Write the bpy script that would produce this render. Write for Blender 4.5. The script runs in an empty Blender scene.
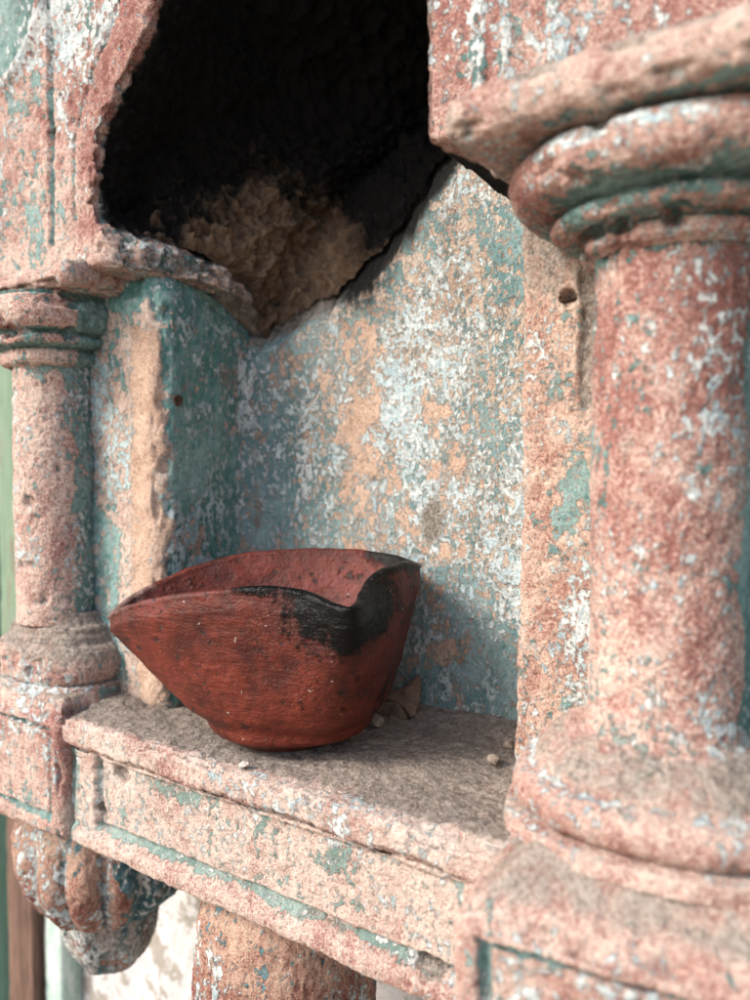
import bpy, math
import numpy as np
from math import radians as R

# ------------------------------------------------------------------ scene basics
SC = bpy.context.scene
COL = SC.collection
YAW, PITCH, FPX = R(33.5), math.atan(35 / 751.0), 751.0
GROUND_Z = -1.40            # the lens is the origin: every length below is in metres from it


def tag(o, label=None, cat=None, group=None, kind=None):
    if label: o['label'] = label
    if cat: o['category'] = cat
    if group: o['group'] = group
    if kind: o['kind'] = kind
    return o


def empty(name, loc):
    o = bpy.data.objects.new(name, None)
    o.empty_display_size = 0.02
    o.location = loc
    COL.objects.link(o)
    return o


# ------------------------------------------------------------------ numpy noise
def _hash(ix, iy, iz, seed):
    with np.errstate(over='ignore'):
        h = (ix.astype(np.uint32) * np.uint32(374761393)) ^ (iy.astype(np.uint32) * np.uint32(668265263)) \
            ^ (iz.astype(np.uint32) * np.uint32(2147483647)) ^ np.uint32((seed * 1274126177) & 0xffffffff)
        h = (h ^ (h >> np.uint32(13))) * np.uint32(1274126177)
        h = (h ^ (h >> np.uint32(15))) * np.uint32(2246822519)
        h = h ^ (h >> np.uint32(16))
    return h.astype(np.float64) / 4294967295.0


def vnoise(P, seed=0):
    I = np.floor(P).astype(np.int64)
    f = P - I
    f = f * f * f * (f * (f * 6 - 15) + 10)
    x, y, z = I[:, 0], I[:, 1], I[:, 2]
    def c(a, b, d): return _hash(x + a, y + b, z + d, seed)
    fx, fy, fz = f[:, 0], f[:, 1], f[:, 2]
    x00 = c(0, 0, 0) * (1 - fx) + c(1, 0, 0) * fx
    x10 = c(0, 1, 0) * (1 - fx) + c(1, 1, 0) * fx
    x01 = c(0, 0, 1) * (1 - fx) + c(1, 0, 1) * fx
    x11 = c(0, 1, 1) * (1 - fx) + c(1, 1, 1) * fx
    return ((x00 * (1 - fy) + x10 * fy) * (1 - fz) + (x01 * (1 - fy) + x11 * fy) * fz) * 2 - 1


def fbm(P, scale, octv=4, seed=0, rough=0.5):
    P = P * scale
    a, s, tot = 1.0, 0.0, 0.0
    for k in range(octv):
        s = s + a * vnoise(P + 17.3 * k, seed + k)
        tot += a
        a *= rough
        P = P * 2.03
    return s / tot


def sstep(a, b, x):
    t = np.clip((x - a) / (b - a), 0, 1)
    return t * t * (3 - 2 * t)


def band(x, lo, hi, soft):
    return sstep(lo - soft, lo + soft, x) * (1 - sstep(hi - soft, hi + soft, x))


# ------------------------------------------------------------------ mesh helpers
def normals(V, F):
    a = V[F[:, 2]] - V[F[:, 0]]
    b = V[F[:, 3]] - V[F[:, 1]]
    n = np.cross(a, b)
    N = np.zeros_like(V)
    for k in range(4):
        for d in range(3):
            N[:, d] += np.bincount(F[:, k], n[:, d], len(V))
    return N / np.maximum(np.linalg.norm(N, axis=1, keepdims=True), 1e-12)


def mesh_obj(name, V, F, mat, parent=None, attrs=None):
    """V are world coordinates; the object sits at its parent's origin (or at its own base point)."""
    me = bpy.data.meshes.new(name)
    if parent is not None:
        org = np.array(parent.location)
    else:
        org = np.array([V[:, 0].mean(), V[:, 1].mean(), V[:, 2].min()])
    W = (V - org).astype(np.float32)
    n = F.shape[1]
    me.vertices.add(len(W)); me.vertices.foreach_set('co', W.ravel())
    me.loops.add(F.size); me.loops.foreach_set('vertex_index', F.astype(np.int32).ravel())
    me.polygons.add(len(F))
    me.polygons.foreach_set('loop_start', np.arange(0, F.size, n, dtype=np.int32))
    me.polygons.foreach_set('use_smooth', np.ones(len(F), dtype=bool))
    me.update(calc_edges=True)
    me.validate()
    for k, v in (attrs or {}).items():
        at = me.attributes.new(k, 'FLOAT', 'POINT')
        at.data.foreach_set('value', np.ascontiguousarray(np.broadcast_to(v, (len(V),)), dtype=np.float32))
    me.materials.append(mat)
    o = bpy.data.objects.new(name, me)
    COL.objects.link(o)
    if parent is not None:
        o.parent = parent
    else:
        o.location = org
    return o


def lattice(lo, hi, res, coarse=None):
    """Surface of a box as one welded quad mesh. coarse: faces ('-x','+y'..) kept at few cells is not needed; res may be a triple."""
    lo, hi = np.array(lo, float), np.array(hi, float)
    r = np.broadcast_to(np.array(res, float), 3)
    n = np.maximum(1, np.round((hi - lo) / r).astype(int))
    ids, quads = [], []
    off = 0
    for ax in range(3):
        b, c = (ax + 1) % 3, (ax + 2) % 3
        gb, gc = np.meshgrid(np.arange(n[b] + 1), np.arange(n[c] + 1), indexing='ij')
        for side in (0, 1):
            I = np.zeros((gb.size, 3), int)
            I[:, ax] = side * n[ax]; I[:, b] = gb.ravel(); I[:, c] = gc.ravel()
            k = np.arange(gb.size).reshape(gb.shape) + off
            q = np.stack([k[:-1, :-1], k[1:, :-1], k[1:, 1:], k[:-1, 1:]], -1).reshape(-1, 4)
            if side == 0: q = q[:, ::-1]
            ids.append(I); quads.append(q); off += gb.size
    I = np.concatenate(ids); Q = np.concatenate(quads)
    key = (I[:, 0] * (n[1] + 1) + I[:, 1]) * (n[2] + 1) + I[:, 2]
    u, first, inv = np.unique(key, return_index=True, return_inverse=True)
    V = lo + (hi - lo) * I[first] / n
    return V, inv[Q]


def rounding(V, lo, hi, r):
    lo, hi = np.array(lo, float), np.array(hi, float)
    q = np.clip(V, lo + r, hi - r)
    d = V - q
    L = np.linalg.norm(d, axis=1, keepdims=True)
    edge = ((np.abs(d) > r * 0.35).sum(1) >= 2).astype(float)
    return np.where(L > 1e-9, q + d / np.maximum(L, 1e-9) * r, V), edge


def weather(V, F, coarse=0.0012, mid=0.0005, fine=0.00022, seed=0, edge=None, chip=0.002, pits=.0022):
    N = normals(V, F)
    pit = np.clip(-fbm(V, 210, 3, seed + 31) - .18, 0, 1)
    d = coarse * fbm(V, 28, 3, seed) + 1.5 * mid * fbm(V, 120, 4, seed + 7, .6) + 1.6 * fine * fbm(V, 420, 2, seed + 11) - pits * pit
    if edge is not None:
        d = d - edge * chip * sstep(-0.05, 0.55, fbm(V, 75, 3, seed + 21))
    return V + N * d[:, None]


def rot_about(V, c, ang):
    x, y = V[:, 0] - c[0], V[:, 1] - c[1]
    W = V.copy()
    W[:, 0] = c[0] + x * math.cos(ang) - y * math.sin(ang)
    W[:, 1] = c[1] + x * math.sin(ang) + y * math.cos(ang)
    return W


def lathe(cx, cy, prof, nu, nv, power=2.0, rot=0.0, flute=None):
    """prof: list of (r, z) bottom to top, sampled evenly by arc length into nv rings, capped by shrinking end rings."""
    prof = np.array(prof, float)
    s = np.concatenate([[0], np.cumsum(np.hypot(*np.diff(prof, axis=0).T))])
    t = np.linspace(0, s[-1], nv)
    r, z = np.interp(t, s, prof[:, 0]), np.interp(t, s, prof[:, 1])
    th = np.linspace(0, 2 * np.pi, nu, endpoint=False)
    k = (np.abs(np.cos(th)) ** power + np.abs(np.sin(th)) ** power) ** (-1 / power)
    rr = r[:, None] * k[None, :]
    if flute is not None:
        rr = rr * flute(th[None, :], z[:, None])
    X = cx + rr * np.cos(th + rot)[None, :]
    Y = cy + rr * np.sin(th + rot)[None, :]
    Z = np.broadcast_to(z[:, None], X.shape)
    V = np.stack([X, Y, Z], -1).reshape(-1, 3)
    k = np.arange(nv * nu).reshape(nv, nu)
    k2 = np.roll(k, -1, 1)
    F = np.stack([k[:-1], k2[:-1], k2[1:], k[1:]], -1).reshape(-1, 4)
    return V, F


def smooth_profile(pts, n=8):
    """Catmull-Rom through (r, z) points."""
    p = np.array(pts, float)
    p = np.vstack([2 * p[0] - p[1], p, 2 * p[-1] - p[-2]])
    out = []
    for i in range(1, len(p) - 2):
        for t in np.linspace(0, 1, n, endpoint=False):
            a, b, c, d = p[i - 1], p[i], p[i + 1], p[i + 2]
            out.append(0.5 * ((2 * b) + (c - a) * t + (2 * a - 5 * b + 4 * c - d) * t * t + (3 * b - a - 3 * c + d) * t ** 3))
    out.append(p[-2])
    return out


def torus_arc(r, z0, z1, bulge, n=9):
    """half-round moulding from (r,z0) to (r,z1) swelling out by bulge."""
    a = np.linspace(-np.pi / 2, np.pi / 2, n)
    return [(r + bulge * math.cos(x), (z0 + z1) / 2 + (z1 - z0) / 2 * math.sin(x)) for x in a]


# ------------------------------------------------------------------ material helpers
class NT:
    def __init__(s, name):
        s.m = bpy.data.materials.new(name)
        s.m.use_nodes = True
        s.t = s.m.node_tree
        s.t.nodes.clear()
    def n(s, typ, **kw):
        nd = s.t.nodes.new(typ)
        for k, v in kw.items(): setattr(nd, k, v)
        return nd
    def put(s, sock, v):
        if v is None: return
        if isinstance(v, bpy.types.NodeSocket): s.t.links.new(v, sock)
        elif isinstance(v, (tuple, list)) and len(v) == 3 and sock.type == 'RGBA': sock.default_value = (*v, 1)
        else: sock.default_value = v
    def noise(s, vec, scale, detail=4, rough=0.55, dist=0.0):
        nd = s.n('ShaderNodeTexNoise')
        s.put(nd.inputs['Vector'], vec); s.put(nd.inputs['Scale'], scale)
        s.put(nd.inputs['Detail'], detail); s.put(nd.inputs['Roughness'], rough); s.put(nd.inputs['Distortion'], dist)
        return nd.outputs['Fac']
    def voro(s, vec, scale, feature='F1', out='Distance'):
        nd = s.n('ShaderNodeTexVoronoi', feature=feature)
        s.put(nd.inputs['Vector'], vec); s.put(nd.inputs['Scale'], scale)
        return nd.outputs[out]
    def math(s, op, a, b=None, c=None, clamp=False):
        nd = s.n('ShaderNodeMath', operation=op, use_clamp=clamp)
        s.put(nd.inputs[0], a); s.put(nd.inputs[1], b)
        if c is not None: s.put(nd.inputs[2], c)
        return nd.outputs[0]
    def add(s, *a):
        r = a[0]
        for b in a[1:]: r = s.math('ADD', r, b)
        return r
    def mul(s, a, b): return s.math('MULTIPLY', a, b)
    def mix(s, f, a, b, mode='MIX'):
        nd = s.n('ShaderNodeMix', data_type='RGBA', blend_type=mode)
        s.put(nd.inputs[0], f); s.put(nd.inputs[6], a); s.put(nd.inputs[7], b)
        return nd.outputs[2]
    def step(s, x, lo, hi, a=0.0, b=1.0):
        nd = s.n('ShaderNodeMapRange', interpolation_type='SMOOTHSTEP')
        s.put(nd.inputs[0], x); s.put(nd.inputs[1], lo); s.put(nd.inputs[2], hi); s.put(nd.inputs[3], a); s.put(nd.inputs[4], b)
        return nd.outputs[0]
    def attr(s, name):
        return s.n('ShaderNodeAttribute', attribute_name=name).outputs['Fac']
    def vmath(s, op, a, b):
        nd = s.n('ShaderNodeVectorMath', operation=op)
        s.put(nd.inputs[0], a); s.put(nd.inputs[1], b)
        return nd.outputs[0]
    def ramp(s, f, stops):
        nd = s.n('ShaderNodeValToRGB')
        el = nd.color_ramp.elements
        while len(el) > 1: el.remove(el[-1])
        for i, (p, c) in enumerate(stops):
            e = el[0] if i == 0 else el.new(p)
            e.position = p; e.color = (*c, 1)
        s.put(nd.inputs[0], f)
        return nd.outputs[0]
    def finish(s, col, rough, height=None, dist=0.001, strength=1.0, spec=0.3, extra=None):
        b = s.n('ShaderNodeBsdfPrincipled')
        s.put(b.inputs['Base Color'], col); s.put(b.inputs['Roughness'], rough); s.put(b.inputs['Specular IOR Level'], spec)
        if height is not None:
            bp = s.n('ShaderNodeBump')
            s.put(bp.inputs['Height'], height); s.put(bp.inputs['Distance'], dist); s.put(bp.inputs['Strength'], strength)
            s.t.links.new(bp.outputs[0], b.inputs['Normal'])
        o = s.n('ShaderNodeOutputMaterial')
        s.t.links.new(b.outputs[0], o.inputs[0])
        return s.m


def painted_stone(name, seed=0.0, stone=((.31, .135, .11), (.485, .30, .245), (.68, .54, .445)), teal=-.070, pale=-.066, raw=0.0,
                  tealcol=((.095, .185, .165), (.28, .395, .365)), palecol=((.36, .46, .48), (.70, .71, .67)), stretch=0.75,
                  flake=1.0, gscale=1250, dust=((.22, .175, .14), (.45, .385, .325))):
    """Salmon sandstone under worn coats of teal and whitewash; float attributes on the mesh say where coats survive."""
    s = NT(name)
    P = s.n('ShaderNodeNewGeometry').outputs['Position']
    P = s.vmath('ADD', P, (seed, seed * 1.7, seed * .6))
    Pv = s.vmath('MULTIPLY', P, (1, 1, stretch))
    big = s.noise(Pv, 22, 3, .5)
    patch = s.noise(s.vmath('ADD', Pv, (2.2, 6.1, 3.3)), 13, 2, .5)
    geo = s.n('ShaderNodeNewGeometry')
    worn = s.math('SUBTRACT', geo.outputs['Pointiness'], .5)
    worn = s.step(worn, -.06, .06, -1.0, 1.0)
    mid = s.noise(Pv, 70, 7, .70, .3)
    mid2 = s.noise(s.vmath('ADD', Pv, (3.1, 7.7, 1.3)), 48 * flake, 8, .72, .2)
    fin = s.noise(s.vmath('ADD', Pv, (9.1, 2.2, 5.4)), 200 * flake, 5, .62, .1)
    fin_b = s.noise(s.vmath('ADD', Pv, (4.7, 6.2, 2.4)), 270 * flake, 5, .60, .1)
    fin2 = s.noise(s.vmath('ADD', P, (1.1, 4.2, 8.4)), 560, 4, .7)
    grain = s.noise(P, gscale, 3, .75)
    # bare stone: ochre / salmon / oxide-red mottling with gritty grain
    sv = s.add(s.mul(mid, 1.1), s.mul(big, .5), s.mul(fin2, .95), s.mul(grain, 1.25), -1.36)
    sv = s.add(sv, s.mul(worn, .06), s.mul(s.attr('red'), -.22), s.mul(s.attr('cream'), .22))
    bare = s.ramp(sv, [(0.20, tuple(c * .8 for c in stone[0])), (.34, stone[0]), (.52, stone[1]), (.78, stone[2])])
    bare = s.mix(s.step(grain, .44, .30, 0, .55), bare, (.16, .06, .045))
    # teal coat
    tm = s.add(s.mul(mid2, .60), s.mul(fin, .40), s.mul(s.add(big, -.5), .28), s.mul(s.add(patch, -.5), .20), s.mul(worn, -.045), s.attr('teal'), teal)
    T = s.step(tm, .488, .512)
    tcol = s.mix(s.step(s.add(s.mul(fin_b, .6), s.mul(big, .5)), .46, .66), tealcol[0], tealcol[1])
    tcol = s.mix(s.step(fin2, .50, .72, 0, .7), tcol, (.24, .38, .37))
    tcol = s.mix(s.step(grain, .45, .3, 0, .5), tcol, (.02, .05, .045))
    # whitewash / pale blue flakes
    wm = s.add(s.mul(fin_b, .62), s.mul(mid, .38), s.mul(s.add(grain, -.5), .12), s.mul(s.add(big, -.5), -.22), s.mul(s.add(patch, -.5), -.25), s.mul(worn, -.02), s.attr('pale'), pale)
    W = s.step(wm, .485, .528)
    wcol = s.mix(s.step(s.add(s.mul(mid2, .5), s.mul(fin2, .5)), .42, .54), palecol[0], palecol[1])
    wcol = s.mix(s.step(grain, .52, .72, 0, .45), wcol, (.50, .42, .33))
    col = s.mix(T, bare, tcol)
    col = s.mix(W, col, wcol)
    # raw patch (coat and crust torn off to fresh ochre sandstone)
    rawv = s.add(s.attr('raw'), raw, s.mul(s.add(mid2, -.5), 1.7), s.mul(s.add(fin, -.5), 1.1), s.mul(s.add(big, -.5), .5))
    rawm = s.step(rawv, .48, .52)
    rim = s.step(rawv, .435, .455)           # older cream undercoat showing round the torn edges
    col = s.mix(s.mul(rim, .85), col, s.mix(s.step(fin2, .4, .6), (.50, .47, .42), (.70, .66, .59)))
    rawc = s.ramp(s.add(s.mul(fin2, .8), s.mul(grain, .6), s.mul(mid, .4), -.4), [(.28, (.34, .19, .13)), (.46, (.56, .38, .275)), (.68, (.72, .55, .43))])
    col = s.mix(rawm, col, rawc)
    # dust lying on ledges and pushed into corners, on the shelf partly painted shade
    du = s.step(s.add(s.attr('dust'), s.mul(s.add(mid, -.5), 1.1), s.mul(s.add(fin, -.5), .9), s.mul(worn, -.12)), .30, .80)
    dcol = s.mix(s.step(s.add(s.mul(fin2, .6), s.mul(fin, .4)), .38, .62), dust[0], dust[1])
    dcol = s.mix(s.step(grain, .56, .70, 0, .6), dcol, (.52, .47, .42))
    dcol = s.mix(s.step(grain, .42, .32, 0, .6), dcol, (.11, .085, .07))
    col = s.mix(s.mul(du, .92), col, dcol)
    # soot, and the shade painted under the right lintel block
    so = s.step(s.add(s.attr('soot'), s.mul(s.add(mid2, -.5), .9), s.mul(s.add(fin, -.5), .5)), .12, .80)
    col = s.mix(so, col, (.010, .009, .008))
    keep = s.math('SUBTRACT', 1.0, rawm)
    h = s.add(s.mul(rim, -.35), s.mul(s.mul(T, keep), .75), s.mul(s.mul(W, keep), .70), s.mul(fin, .8), s.mul(fin2, .9), s.mul(grain, .55), s.mul(mid, .8), s.mul(rawm, -.6))
    return s.finish(col, s.step(T, 0, 1, .93, .75), h, .0021, 1.0, .22)


M = {}
M['pink'] = painted_stone('worn_pink_stone', 0.0)
M['column'] = painted_stone('column_stone', 2.3, teal=-.078, pale=-.077, gscale=850, flake=1.2)
M['back'] = painted_stone('flaking_blue_plaster', 5.1, stone=((.42, .30, .23), (.58, .47, .37), (.70, .60, .50)), teal=.015, pale=.008, raw=.30, flake=1.2,
                          tealcol=((.15, .27, .27), (.38, .50, .485)), palecol=((.42, .55, .575), (.69, .72, .69)))
M['jamb'] = painted_stone('jamb_stone', 8.4, stone=((.32, .15, .115), (.53, .345, .265), (.68, .53, .42)), teal=-.080, pale=-.040, flake=1.5)
M['side'] = painted_stone('teal_side_plaster', 11.2, stone=((.42, .27, .215), (.60, .44, .35), (.72, .59, .49)), teal=-.075, pale=-.06,
                          tealcol=((.10, .255, .225), (.34, .50, .46)), palecol=((.30, .46, .48), (.58, .66, .63)))
M['shelf'] = painted_stone('shelf_stone', 14.9, stone=((.33, .16, .135), (.52, .365, .30), (.67, .56, .475)), teal=-.10, pale=-.068,
                           dust=((.15, .122, .10), (.37, .315, .265)), tealcol=((.20, .28, .24), (.38, .45, .40)))
M['bracket'] = painted_stone('bracket_stone', 21.0, stone=((.22, .085, .065), (.42, .245, .18), (.56, .40, .30)), teal=-.05, pale=-.02,
                             tealcol=((.03, .10, .11), (.16, .29, .32)))


def rubble_mat():
    s = NT('sooty_rubble')
    P = s.n('ShaderNodeNewGeometry').outputs['Position']
    a = s.noise(P, 90, 6, .65); b = s.noise(P, 330, 5, .7); g = s.noise(P, 1300, 2, .6)
    col = s.mix(s.step(s.add(s.mul(a, .5), s.mul(b, .5)), .36, .64), (.17, .105, .066), (.42, .29, .19))
    col = s.mix(s.step(g, .35, .6, .5, 0), col, (.10, .06, .038))
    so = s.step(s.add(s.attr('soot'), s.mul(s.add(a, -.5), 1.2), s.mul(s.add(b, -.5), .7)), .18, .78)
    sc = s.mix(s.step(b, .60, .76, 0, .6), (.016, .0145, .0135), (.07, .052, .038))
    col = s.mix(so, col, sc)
    h = s.add(s.mul(a, .8), s.mul(b, 1.0), s.mul(g, .5))
    return s.finish(col, .95, h, .003, 1.0, .1)


def clay_mat():
    s = NT('red_clay')
    tc = s.n('ShaderNodeTexCoord').outputs['Object']
    rough = s.vmath('MULTIPLY', tc, (110, 110, 620))
    brush = s.noise(rough, 1.0, 4, .6, .6)
    a = s.noise(tc, 35, 5, .6); b = s.noise(tc, 160, 5, .65); c = s.noise(tc, 700, 3, .6)
    col = s.mix(s.step(s.add(s.mul(a, .55), s.mul(b, .45)), .36, .64), (.046, .0074, .0042), (.140, .0225, .0105))
    col = s.mix(s.mul(s.step(brush, .48, .72, 0, .32), s.step(s.noise(tc, 22, 2, .5), .42, .58)), col, (.045, .010, .008))
    col = s.mix(s.step(c, .62, .78, 0, .5), col, (.20, .055, .035))
    col = s.mix(s.mul(s.step(a, .52, .62), s.attr('bloom')), col, (.13, .032, .030))
    # darker oil spots
    sp = s.voro(tc, 70); spn = s.noise(tc, 55, 2, .5)
    spots = s.math('MAXIMUM', s.mul(s.step(sp, .30, .16), s.step(spn, .55, .62)), s.step(s.noise(tc, 130, 5, .6), .635, .68))
    col = s.mix(s.mul(spots, .85), col, (.018, .009, .008))
    so = s.step(s.add(s.attr('soot'), s.mul(s.add(a, -.5), 1.3), s.mul(s.add(b, -.5), 1.2)), .28, .62)  # soot coat, which also carries shade painted on the right side
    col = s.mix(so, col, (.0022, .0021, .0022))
    # crazed dark cracks around the burnt patch
    nzw = s.n('ShaderNodeTexNoise'); s.put(nzw.inputs['Vector'], tc); s.put(nzw.inputs['Scale'], 120.0); s.put(nzw.inputs['Detail'], 4.0)
    warp = s.vmath('ADD', tc, s.vmath('MULTIPLY', nzw.outputs['Color'], (.007, .007, .007)))
    cr = s.voro(warp, 230, 'DISTANCE_TO_EDGE')
    crack = s.mul(s.mul(s.step(cr, .05, .012), s.step(b, .40, .56)), s.attr('craze'))
    col = s.mix(s.mul(crack, .9), col, (.012, .006, .005))
    # lime specks
    wn = s.noise(tc, 60, 2, .5)
    speck = s.mul(s.step(s.noise(tc, 420, 4, .65), .655, .69), s.step(wn, .50, .58))
    col = s.mix(s.mul(speck, .8), col, (.55, .42, .36))
    dusty = s.attr('dust')
    col = s.mix(s.mul(s.step(s.add(dusty, s.mul(s.add(b, -.5), 1.2)), .3, .8), .75), col, (.22, .17, .145))
    h = s.add(s.mul(brush, .45), s.mul(b, .9), s.mul(c, .45), s.mul(a, 1.1), s.mul(spots, -.5), s.mul(so, .35), s.mul(crack, -.6), s.mul(speck, .5))
    r = s.step(so, 0, 1, .50, .30)
    return s.finish(col, r, h, .0012, .9, s.step(so, 0, 1, .26, .13))


def simple_mat(name, c0, c1, scale, rough=.9, bump=.001, vec=(1, 1, 1), c2=None):
    s = NT(name)
    P = s.vmath('MULTIPLY', s.n('ShaderNodeNewGeometry').outputs['Position'], vec)
    a = s.noise(P, scale, 6, .65, .2); b = s.noise(P, scale * 5, 4, .65)
    col = s.mix(s.step(s.add(s.mul(a, .6), s.mul(b, .4)), .36, .64), c0, c1)
    if c2: col = s.mix(s.step(s.add(a, s.mul(s.add(b, -.5), .5), s.attr('worn')), .52, .62), col, s.mix(s.step(s.add(s.mul(b, .6), s.mul(a, .4)), .38, .62), tuple(q * .45 for q in c2), c2))
    return s.finish(col, rough, s.add(a, s.mul(b, .6)), bump, .8, .25)


M['rubble'] = rubble_mat()
M['clay'] = clay_mat()
M['lime'] = simple_mat('lime_plaster', (.40, .385, .37), (.60, .59, .58), 22, .95, .0025, (1, 1, 1), (.30, .27, .23))
M['wood_green'] = simple_mat('green_painted_wood', (.10, .17, .11), (.19, .26, .18), 60, .7, .0006, (1, 1, .08), (.16, .095, .07))
M['wood_dark'] = simple_mat('dark_green_wood', (.012, .035, .024), (.025, .06, .045), 60, .6, .0006, (1, 1, .08))
M['wood_strip'] = simple_mat('peeling_mint_wood', (.28, .40, .34), (.62, .66, .62), 90, .8, .0008, (1, 1, .25))
M['pebble'] = simple_mat('grit_stone', (.17, .13, .10), (.38, .31, .25), 300, .95, .001)
M['lime_chip'] = simple_mat('lime_chip', (.36, .31, .26), (.60, .54, .47), 300, .95, .001)
M['shard'] = simple_mat('brown_shard', (.12, .075, .055), (.26, .17, .12), 200, .9, .001)
M['iron'] = simple_mat('rusted_iron', (.03, .022, .018), (.12, .065, .04), 500, .75, .0005)
M['earth'] = simple_mat('courtyard_earth', (.26, .20, .15), (.40, .32, .25), 1.5, .95, .01)

# ------------------------------------------------------------------ layout numbers
LX, RX, CY = -.4515, -.0643, .30          # column axes
SH_Z = -.1510                             # shelf top
BED = -.2260                               # underside of shelf and pedestals
BACK = .395                               # back of the niche

# ------------------------------------------------------------------ the niche wall
wall = empty('niche_wall', (-.26, .33, -.16))
tag(wall, 'weathered salmon and turquoise sandstone niche wall with a broken sooty hole at its top', 'wall')


def ztop_back(x):
    return np.interp(x, [-.372, -.356, -.32, -.281, -.25, -.222, -.19, -.12, 0], [.086, .092, .108, .128, .153, .184, .205, .21, .21])


# back panel
lo, hi = (-.372, BACK, -.165), (-.06, BACK + .03, 0.0)
V, F = lattice(lo, hi, (.0011, .006, .0011))
t = (V[:, 2] - lo[2]) / (hi[2] - lo[2])
zt = ztop_back(V[:, 0]) + .008 * fbm(V * [1, 0, 0], 50, 4, 4, .6) + .003 * fbm(V * [1, 0, 0], 230, 2, 5)
V[:, 2] = lo[2] + t * (zt - lo[2])
q_ = np.clip((-.3385 - V[:, 0]) / .022, 0, 1)
V[:, 1] -= np.where(V[:, 1] < BACK + .01, .022 * (1 - np.sqrt(1 - np.minimum(q_, .985) ** 2)), 0)
# gently hollow, hand-trowelled face rolling back towards its broken top edge
V[:, 1] += np.where(V[:, 1] < BACK + .01, .004 * np.cos((V[:, 0] + .22) * 9) - .004 + .016 * sstep(.88, 1.0, t) ** 2, 0)
x, z = V[:, 0], V[:, 2]
n1 = fbm(V, 30, 3, 33)
a = {}
a['raw'] = np.clip(.22 * np.exp(-(((x + .272 + .1 * (z - .02)) / .020) ** 2 + ((z - .0) / .055) ** 2)) + .10 * np.exp(-(((x + .262) / .03) ** 2 + ((z - .075) / .05) ** 2))
                   + .18 * np.exp(-(((x + .205) / .012) ** 2 + ((z + .01) / .035) ** 2)), 0, 1)
a['pale'] = .05 * np.exp(-(((x + .235) / .03) ** 2 + ((z - .0) / .08) ** 2)) - .05 * sstep(.02, .12, z + .3 * (x + .25))
a['teal'] = .10 * np.exp(-((x + .345) / .018) ** 2) + .06 * sstep(-.06, -.12, z)
a['dust'] = 1.1 * np.exp(-((x + .353) / .004) ** 2) * (.5 + .5 * n1) + .85 * sstep(.92, .99, t + .03 * n1) \
    + 1.05 * np.exp(-(((x + .2195) / .0085) ** 2 + ((z + .0335) / .015) ** 2) ** 1.5) + .6 * sstep(-.146, -.153, z)
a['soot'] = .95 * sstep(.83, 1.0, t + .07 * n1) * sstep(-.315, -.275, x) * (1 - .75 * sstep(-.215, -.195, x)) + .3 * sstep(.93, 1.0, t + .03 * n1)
V = weather(V, F, .0022, .0006, .0003, 5)
# pock marks
for px, pz, r in ((-.1865, -.0085, .0028), (-.203, -.1075, .003), (-.2005, -.119, .0026), (-.262, -.01, .002)):
    d = np.hypot(V[:, 0] - px, V[:, 2] - pz)
    V[:, 1] += np.where(V[:, 1] < BACK + .02, .004 * np.exp(-(d / r) ** 2), 0)
mesh_obj('back_panel', V, F, M['back'], wall, a)

# left pilaster whose right face is the teal side of the niche
lo, hi = (-.446, .309, -.165), (-.3605, .424, 0.0)
V, F = lattice(lo, hi, (.0012, .0012, .0012))
V, e = rounding(V, lo, hi, .014)
t = (V[:, 2] - lo[2]) / (hi[2] - lo[2])
V[:, 2] = lo[2] + t * (np.interp(V[:, 1], [.309, .34, .361, .3855, .41], [.1195, .118, .115, .101, .09]) + .001 - lo[2])
V = weather(V, F, .0018, .0007, .0003, 9, e, .003)
x, y, z = V.T
side = sstep(.309, .322, y + .007 * fbm(V, 40, 4, 61, .6) + .004 * fbm(V, 160, 3, 62)) * sstep(-.372, -.364, x)
n1 = fbm(V, 35, 3, 71)
a = {'teal': (.17 + .05 * n1) * side + .05 * (1 - side) * sstep(-.385, -.415, x) + .3 * sstep(.09, .115, z),
     'raw': (1 - side) * 0.75 * sstep(-.400, -.380, x) * sstep(.092, .075, z + .012 * n1) + .35 * side * np.exp(-((y - .322) / .008) ** 2) * (.4 + n1),
     'pale': side * (.028 + .06 * n1 - .05 * sstep(.375, .39, y)) + (1 - side) * .05 * sstep(-.38, -.412, x),
     'dust': .8 * np.exp(-((y - .3935) / .004) ** 2) * sstep(0, -.06, z) + .62 * np.exp(-(((y - .366) / .014) ** 2 + ((z - .062) / .018) ** 2)) + .7 * sstep(-.142, -.153, z),
     'cream': .3}
mesh_obj('pilaster', V, F, M['side'], wall, a)

# right pilaster (jamb)
lo, hi = (-.1338, .322, -.165), (-.05, .402, .155)
V, F = lattice(lo, hi, (.0011, .0016, .0011))
V, e = rounding(V, lo, hi, .003)
V[:, 0] += np.where(V[:, 0] < -.10, .0035 * np.sin((V[:, 2] + .05) * 26) * sstep(-.06, -.15, V[:, 2]), 0)
# a rough chase in the stone next to the column, and a small socket
x, y, z = V.T
chase = band(x + .0015 * fbm(V, 90, 2, 3), -.1075, -.098, .0012) * band(z, .024, .082, .004)
V[:, 1] += np.where(y < .33, .0028 * chase, 0)
d = np.hypot(x + .1125, z - .0735)
V[:, 1] += np.where(y < .335, .006 * np.exp(-(d / .003) ** 4), 0)
V = weather(V, F, .0014, .0006, .0003, 15, e, .0035)
n1 = fbm(V, 30, 3, 77)
a = {'pale': .045 * n1 + .045 * sstep(-.03, -.10, z) + .06 * band(z, .035, .064, .006) + .06 * sstep(-.118, -.106, x) * sstep(.03, -.02, z) - .03,
     'teal': .07 * sstep(-.118, -.106, x) * band(z, -.02, .01, .01) + .06 * sstep(-.11, -.15, z),
     'dust': 1.0 * chase + .75 * sstep(.055, .085, z + .01 * n1), 'raw': .25 * band(z, -.01, .03, .01)}
mesh_obj('pilaster', V, F, M['jamb'], wall, a)


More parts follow.
